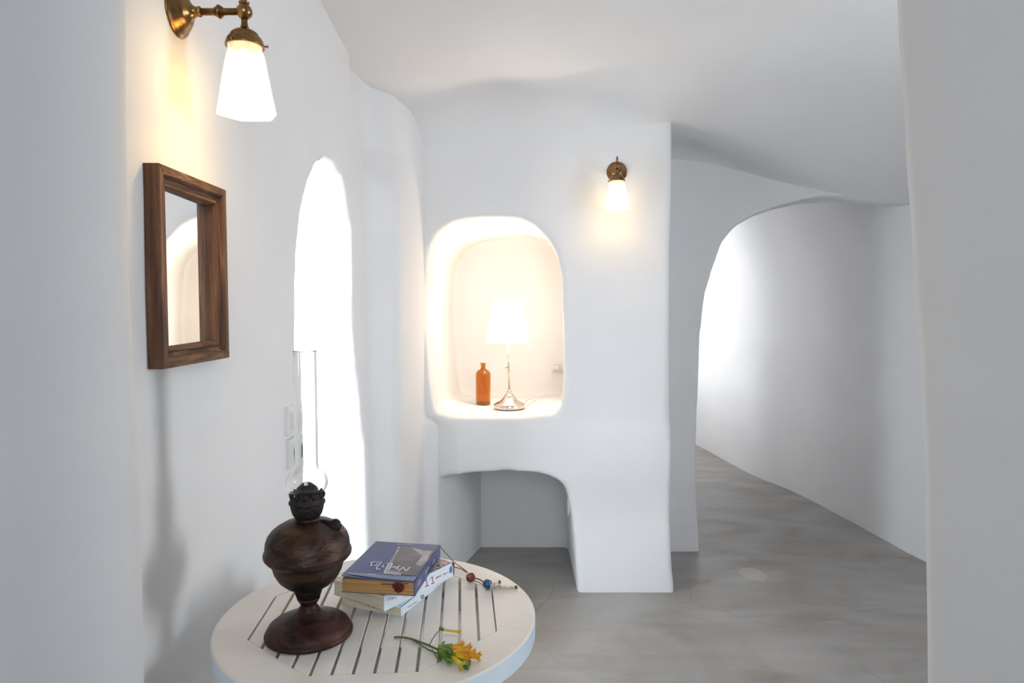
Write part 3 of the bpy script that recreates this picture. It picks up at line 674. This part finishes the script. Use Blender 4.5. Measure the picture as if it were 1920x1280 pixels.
def trumpet(a, b, r0, r1, m, mouth=True, lobes=5):
    a = Vector(a); b = Vector(b); d = (b-a); ln = d.length; Mq = Matrix.Translation(a) @ d.to_track_quat('Z', 'Y').to_matrix().to_4x4()
    bm = bmesh.new(); seg = 20; rings = []
    st = [(0, r0*.7), (.15, r0), (.6, r0*1.25), (.85, r1*.85), (.94, r1*1.15), (1.0, r1*1.5 if mouth else r1*.5)]
    for t, r in st:
        ring = []
        for i in range(seg):
            an = 2*math.pi*i/seg; q = r*(1+(.22*math.cos(lobes*an) if t > .9 and mouth else 0)); zz = t*ln+(.0018*math.cos(lobes*an) if t == 1 and mouth else 0)
            ring.append(bm.verts.new(Mq @ Vector((q*math.cos(an), q*math.sin(an), zz))))
        rings.append(ring)
    c1 = bm.verts.new(Mq @ Vector((0, 0, ln*.8 if mouth else ln*1.03))); c0_ = bm.verts.new(Mq @ Vector((0, 0, -.001)))
    for x_, y_ in zip(rings, rings[1:]):
        for i in range(seg): j = (i+1) % seg; bm.faces.new((x_[i], x_[j], y_[j], y_[i]))
    for i in range(seg):
        j = (i+1) % seg; bm.faces.new((rings[-1][i], rings[-1][j], c1)); bm.faces.new((rings[0][i], rings[0][j], c0_))
    return bm
for a, b, h0, h1, r0, r1, m, mo in [((700, 960), (830, 925), .012, .014, .0028, .0042, PETAL, 1), ((700, 975), (905, 965), .014, .012, .0028, .0050, PETAL, 1), ((720, 1000), (950, 1025), .015, .010, .0029, .0050, PETAL, 1), ((740, 1025), (1005, 1062), .010, .007, .0029, .0052, PETAL, 1), ((730, 1050), (900, 1085), .006, .005, .0028, .0040, PETAL, 1), ((710, 1060), (830, 1165), .007, .003, .0032, .0048, PALEPETAL, 1), ((620, 780), (800, 803), .005, .003, .0018, .0030, PALEPETAL, 1), ((760, 990), (890, 1000), .018, .017, .0026, .0040, PETAL, 1)]:
    obj('blossom', trumpet(fp_(*a, h0), fp_(*b, h1), r0, r1, m, mo), m, fw, True)
for a, b, h0, h1, r0 in [((560, 1000), (700, 960), .006, .012, .0040), ((560, 1010), (720, 1000), .008, .014, .0042), ((560, 1020), (740, 1030), .006, .010, .0042), ((560, 1030), (715, 1060), .004, .007, .0040), ((600, 1050), (720, 1115), .003, .004, .0036), ((590, 960), (720, 940), .004, .006, .0034), ((600, 980), (700, 1020), .012, .015, .0038), ((575, 770), (625, 782), .005, .005, .0028), ((830, 1160), (880, 1180), .003, .003, .0042), ((840, 1130), (905, 1140), .003, .003, .0036)]:
    obj('calyx', trumpet(fp_(*a, h0), fp_(*b, h1), r0*.8, r0*.8, LEAFG, 0), LEAFG, fw, True)
def leaf(a, b, wd, h=.003):
    a = fp_(*a, h); b = fp_(*b, h); d = b-a; s = d.normalized().cross(Vector((0, 0, 1)))*wd; bm = bmesh.new()
    top = [a, a+d*.3+s, a+d*.65+s*.8, b, a+d*.65-s*.8, a+d*.3-s]
    mid = Vector((0, 0, .0015))
    prism([p-mid*.3 for p in top], [p+mid*.4 for p in top], bm); return bm
for a, b, wd, h in [((560, 990), (640, 895), .004, .006), ((600, 1000), (570, 930), .003, .008), ((570, 1040), (600, 1110), .003, .003), ((640, 1080), (690, 1150), .003, .002), ((640, 960), (740, 935), .003, .008), ((585, 775), (600, 735), .003, .006), ((580, 780), (625, 760), .002, .005), ((580, 1000), (700, 1000), .004, .013), ((760, 1080), (835, 1105), .0025, .004)]:
    obj('leaf', leaf(a, b, wd, h), LEAFG, fw)

# ------------------------------------------------------------------ framed mirror on the left wall
XM = W+.028
mz0 = atX(303, 693, XM).z; mz1 = atX(303, 307, XM).z; my0 = atX(303, 500, XM).y; my1 = atX(427, 500, XM).y
mr = thing('wall_mirror', 'rectangular wall mirror in a chunky dark brown wooden frame on the left wall', 'mirror', (W, (my0+my1)/2, mz0), 0)
mp_ = [(0, .0), (0, XM-W), (.021, XM-W), (.024, XM-W-.004), (.027, XM-W-.0115), (.036, XM-W-.013), (.040, XM-W-.008), (.046, XM-W-.007), (.049, XM-W-.011), (.052, XM-W-.018), (.054, .004), (.054, 0)]
def rail(e0, e1, i0, i1):
    """mitred length of moulding from corner e0 to e1; i0/i1 point inward along the diagonals"""
    r0 = [Vector((W+h, 0, 0))+Vector((0, e0[0]+i0[0]*o*.70, e0[1]+i0[1]*o*.70)) for o, h in mp_]
    r1 = [Vector((W+h, 0, 0))+Vector((0, e1[0]+i1[0]*o*.70, e1[1]+i1[1]*o*.70)) for o, h in mp_]
    return prism(r0, r1)
A_, B_, C_, D_ = (my0, mz0), (my1, mz0), (my1, mz1), (my0, mz1)
for (e0, i0), (e1, i1), m in (((A_, (1, 1)), (B_, (-1, 1)), WOODG), ((B_, (-1, 1)), (C_, (-1, -1)), WOODV), ((C_, (-1, -1)), (D_, (1, -1)), WOODG), ((D_, (1, -1)), (A_, (1, 1)), WOODV)):
    bevel(obj('frame_rail', rail(e0, e1, i0, i1), m, mr), .0012, 2)
my_, mY_, mz_, mZ_ = my0+.034, my1-.034, mz0+.034, mz1-.034
obj('mirror_glass', prism([(W+.0090, my_, mz_), (W+.0015, mY_, mz_), (W+.0015, mY_, mZ_), (W+.0090, my_, mZ_)], [(W+.0060, my_, mz_), (W-.0015, mY_, mz_), (W-.0015, mY_, mZ_), (W+.0060, my_, mZ_)]), MIRROR, mr)

# ------------------------------------------------------------------ brass wall lights
def wall_light(label, base, rz, hexrot, power):
    """local frame: arm points along +X from the wall"""
    t = thing('wall_light', label, 'wall lamp', base, rz, 'brass wall lights')
    def part(name, bm, m, smooth=True, label=None): return obj(name, bm, m, t, smooth, world=False, label=label)
    RX = Matrix.Rotation(math.pi/2, 4, 'Y')
    part('backplate', lathe([(0, 0), (.046, 0), (.0465, .002), (.045, .005), (.040, .0065), (.039, .010), (.035, .012), (.034, .015), (.029, .017), (.028, .020), (.021, .024), (.014, .028), (.0095, .034), (.0085, .040), (.0095, .041), (.0095, .044), (.007, .046), (0, .046)], 56, RX), BRASS)
    part('arm', lathe([(0, .044), (.0065, .044), (.0065, .069), (.008, .071), (.0085, .073), (.012, .0775), (.0125, .079), (.012, .0805), (.0085, .085), (.0075, .087), (.0062, .088), (.0062, .113), (0, .113)], 32, RX), BRASS)
    TX = Matrix.Translation((.125, 0, 0))
    ball = [(0, -.0135)]+[(.0145*math.cos(a), .0145*math.sin(a)) for a in [-1.2+.2*i for i in range(13)]]+[(0, .0142)]
    part('ball_joint', lathe(ball, 32, TX), BRASS)
    part('finial', lathe([(0, .012), (.007, .012), (.0095, .015), (.0095, .017), (.005, .019), (.0045, .026), (.006, .028), (.006, .031), (.0035, .033), (.0045, .036), (.003, .043), (0, .044)], 24, TX), BRASS)
    part('shade_holder', lathe([(0, -.012), (.0062, -.012), (.0055, -.018), (.006, -.024), (.009, -.031), (.013, -.034), (.019, -.036), (.024, -.040), (.026, -.044), (.0255, -.045), (.030, -.048), (.033, -.054), (.034, -.060), (.035, -.061), (.035, -.064), (.031, -.064), (.029, -.055), (0, -.050)], 48, TX), BRASS)
    for k in range(3):
        a = k*2.094+.25; c = Vector((.125+.034*math.cos(a), .034*math.sin(a), -.060)); d = Vector((math.cos(a), math.sin(a), 0))
        part('thumb_screw', tube([c-d*.004, c+d*.003, c+d*.0035, c+d*.006, c+d*.0075], [.0012, .0012, .0026, .0026, .001], 10), BRASS)
    # six-sided opal glass shade with soft fluting, open below
    bm = bmesh.new(); seg = 72
    def rad(th, z):
        k = ((th+hexrot) % (math.pi/3))-math.pi/6; u = (z+.062)/(-.125)
        ap = .0285+.0215*max(0, u)**.9 if u > 0 else .0285
        hexr = ap/math.cos(k); hexr = min(hexr, ap*1.13)
        mix = sst(u/.18); r = (.030*(1-mix)+hexr*mix)
        r += .0012*math.cos(k*6)*mix*math.sin(min(1, u)*math.pi)
        return r
    zs = [-.0615-.125*i/22 for i in range(23)]
    outer = [[(rad(2*math.pi*i/seg, z)*math.cos(2*math.pi*i/seg)+.125, rad(2*math.pi*i/seg, z)*math.sin(2*math.pi*i/seg), z) for i in range(seg)] for z in zs]
    inner = [[((x-.125)*.94+.125, y*.94, z+(0 if q else -.002)) for x, y, z in r] for q, r in enumerate(outer)]
    allr = outer+inner[::-1]; V = [[bm.verts.new(p) for p in r] for r in allr]
    for a, b in zip(V, V[1:]+[V[0]]):
        for i in range(seg): j = (i+1) % seg; bm.faces.new((a[i], a[j], b[j], b[i]))
    part('glass_shade', bm, OPAL, True, 'glowing six-sided opal glass shade')
    part('bulb', lathe([(0, -.145), (.010, -.142), (.016, -.132), (.018, -.122), (.014, -.106), (.009, -.092), (.008, -.070), (0, -.070)], 24, TX), BULB, True, 'glowing bulb')
    l = bpy.data.lights.new('bulb_light', 'POINT'); l.energy = power; l.color = (1, .58, .15); l.shadow_soft_size = .02
    lo = bpy.data.objects.new('bulb_light', l); COL.objects.link(lo); lo.parent = t; lo.location = (.125, 0, -.155)
    return t
q = atX(458, 22, W+.125)
wall_light('brass wall light with lit opal shade on the left wall above the mirror', (W, q.y, q.z), 0, math.radians(0), 2.0)
q2 = atY(1157, 312, YB-.125)
wall_light('brass wall light with lit opal shade on the back wall right of the lit niche', (q2.x+.017, YB-.002, q2.z), -math.pi/2-.135, math.radians(30), 1.15)

# ------------------------------------------------------------------ niche: table lamp, bottle, cable
TLY = 3.36; tl0 = atY(955, 762, TLY); nz = NZ+.004
tl = thing('table_lamp', 'small table lamp with glowing white shade and nickel foot inside the niche', 'table lamp', (tl0.x, TLY, nz))
TLM = Matrix.Translation((tl0.x, TLY, nz))
foot = [(0, 0), (.074, 0), (.0765, .002), (.077, .006), (.077, .016), (.075, .020), (.066, .027), (.050, .035), (.036, .045), (.026, .058), (.020, .068), (.012, .074), (.011, .078), (.012, .080), (.012, .086), (.009, .091), (.006, .093), (0, .093)]
obj('foot', lathe(foot, 64, TLM), NICKEL, tl, True)
top = atY(951, 600, TLY)-Vector((tl0.x, TLY, nz)); lean = top.x/top.z
zt = atY(951, 641, TLY).z-nz; zt2 = atY(951, 561, TLY).z-nz
obj('pole', tube([TLM @ Vector((0, 0, .09)), TLM @ Vector((lean*zt, 0, zt+.03))], .0052, 16), NICKEL, tl, True)
kz = atY(949, 688, TLY).z-nz
obj('switch_knob', lathe([(0, -.002), (.003, -.002), (.003, .006), (.0065, .008), (.0065, .013), (0, .014)], 16, TLM @ Matrix.Translation((lean*kz-.004, -.002, kz)) @ Matrix.Rotation(-math.pi/2, 4, 'Y')), NICKEL, tl, True)
SM = TLM @ Matrix.Translation((lean*zt, 0, 0))
bm = lathe([(.108, zt), (.0705, zt2), (.0695, zt2), (.107, zt)], 64, SM, closed=True)
obj('lamp_shade', bm, LINEN, tl, True, label='glowing white tapered fabric shade')
obj('shade_trim', lathe([(.0705, zt2-.001), (.0715, zt2), (.0705, zt2+.002), (.0695, zt2)], 64, SM, closed=True), LINEN, tl, True)
obj('shade_trim', lathe([(.1075, zt-.001), (.109, zt), (.108, zt+.003), (.1068, zt)], 64, SM, closed=True), LINEN, tl, True)
obj('bulb', lathe([(0, 0), (.010, 0), (.012, .02), (.024, .045), (.026, .065), (.018, .085), (0, .092)], 24, SM @ Matrix.Translation((0, 0, zt+.03))), BULB, tl, True)
def pt(name, loc, e, col, r):
    l = bpy.data.lights.new(name, 'POINT'); l.energy = e; l.color = col; l.shadow_soft_size = r
    o = bpy.data.objects.new(name, l); COL.objects.link(o); o.location = loc; return o
b_ = SM @ Vector((0, 0, zt+.14)); lt = pt('table_lamp_light', b_, 15, (1, .73, .50), .03)

BY = 3.50; bo = atY(906, 755, BY)
bt = thing('glass_bottle', 'amber brown glass apothecary bottle left of the table lamp in the niche', 'bottle', (bo.x, BY, nz))
BMx = Matrix.Translation((bo.x, BY, nz+.001)); H_ = .212
ob = [(0, 0), (.034, 0), (.0385, .004), (.0385, .150), (.0375, .158), (.034, .166), (.027, .173), (.018, .178), (.0135, .182), (.0125, .188), (.0125, .203), (.0150, .205), (.0150, .212), (.0095, .212)]
ib = [(.0090, .205), (.0095, .186), (.015, .175), (.030, .163), (.0350, .150), (.0355, .010), (.030, .006), (0, .006)]
obj('bottle_body', lathe(ob+ib, 56, BMx), AMBER, bt, True)

YN = YB+.695
cab = thing('lamp_cable', 'white cable running from the table lamp to the socket in the niche', 'cable', (tl0.x+.08, TLY, nz))
g = lambda x, y: atZ(x, y, nz+.004)
s0 = atY(1040, 690, YN-.025)
pts = smoothpath([(tl0.x+.082, TLY+.03, nz+.004), g(1000, 752), g(1020, 747), g(1040, 748), g(1052, 744), atY(1048, 728, YN-.03), atY(1034, 712, YN-.03), atY(1033, 698, YN-.03), s0], 6)
obj('cable', tube(pts, .0028, 8), CABLE, cab, True)
pts = smoothpath([(tl0.x+.07, TLY+.06, nz+.004), g(990, 748), g(1010, 750), g(1030, 742), g(1050, 740)], 6)
obj('cable_loop', tube(pts, .0025, 8), CABLE, cab, True)
so = thing('wall_socket', 'small white socket with plug on the rear wall of the niche', 'socket', (s0.x+.02, YN, s0.z))
bevel(obj('cover_plate', box(s0.x+.012, s0.x+.092, YN-.006, YN+.012, s0.z-.02, s0.z+.022), PLASTIC, so), .003)
bevel(obj('plug', box(s0.x-.012, s0.x+.026, YN-.04, YN-.008, s0.z-.010, s0.z+.012), PLASTIC, so), .004)

# socket inside the low recess (right cheek)
rs_ = atY(1069, 950, 3.24)
s2_ = thing('wall_socket', 'round white socket on the right cheek of the low recess', 'socket', (.272, 3.24, rs_.z))
MR = Matrix.Translation((.276, 3.24, rs_.z)) @ Matrix.Rotation(-math.pi/2, 4, 'Y')
obj('cover_plate', lathe([(0, 0), (.043, 0), (.043, .006), (.038, .010), (.026, .011), (.024, .008), (0, .008)], 40, MR), PLASTIC, s2_, True)

# ------------------------------------------------------------------ switch and socket on the left wall
def plate(label, cat, nm, tl_, bl_, kind):
    a = atX(*tl_, W+.012); b = atX(*bl_, W+.012); y0 = a.y; y1 = y0+.082; z1_ = a.z; z0_ = b.z
    t = thing(nm, label, cat, (W, (y0+y1)/2, z0_))
    bevel(obj('cover_plate', box(W-.014, W+.012, y0, y1, z0_, z1_), PLASTIC, t), .003, 3)
    bevel(obj('inner_frame', box(W+.010, W+.015, y0+.011, y1-.011, z0_+.011, z1_-.011), PLASTIC, t), .002, 2)
    cy, cz = (y0+y1)/2, (z0_+z1_)/2
    if kind == 'switch': bevel(obj('rocker', box(W+.013, W+.020, y0+.016, y1-.016, z0_+.016, z1_-.016), PLASTIC, t), .003, 2)
    else:
        obj('socket_well', lathe([(0, 0), (.0205, 0), (.0215, .0010), (.0200, .0012), (.019, .0006), (0, .0006)], 40, Matrix.Translation((W+.0151, cy, cz)) @ Matrix.Rotation(math.pi/2, 4, 'Y')), HOLE, t, True, label='dark round socket well')
plate('white square light switch on the left wall, above the socket beside the arched opening', 'light switch', 'light_switch', (541, 763), (542.5, 817), 'switch')
plate('white square wall socket on the left wall, below the light switch', 'socket', 'wall_socket', (544, 825), (546, 878), 'socket')
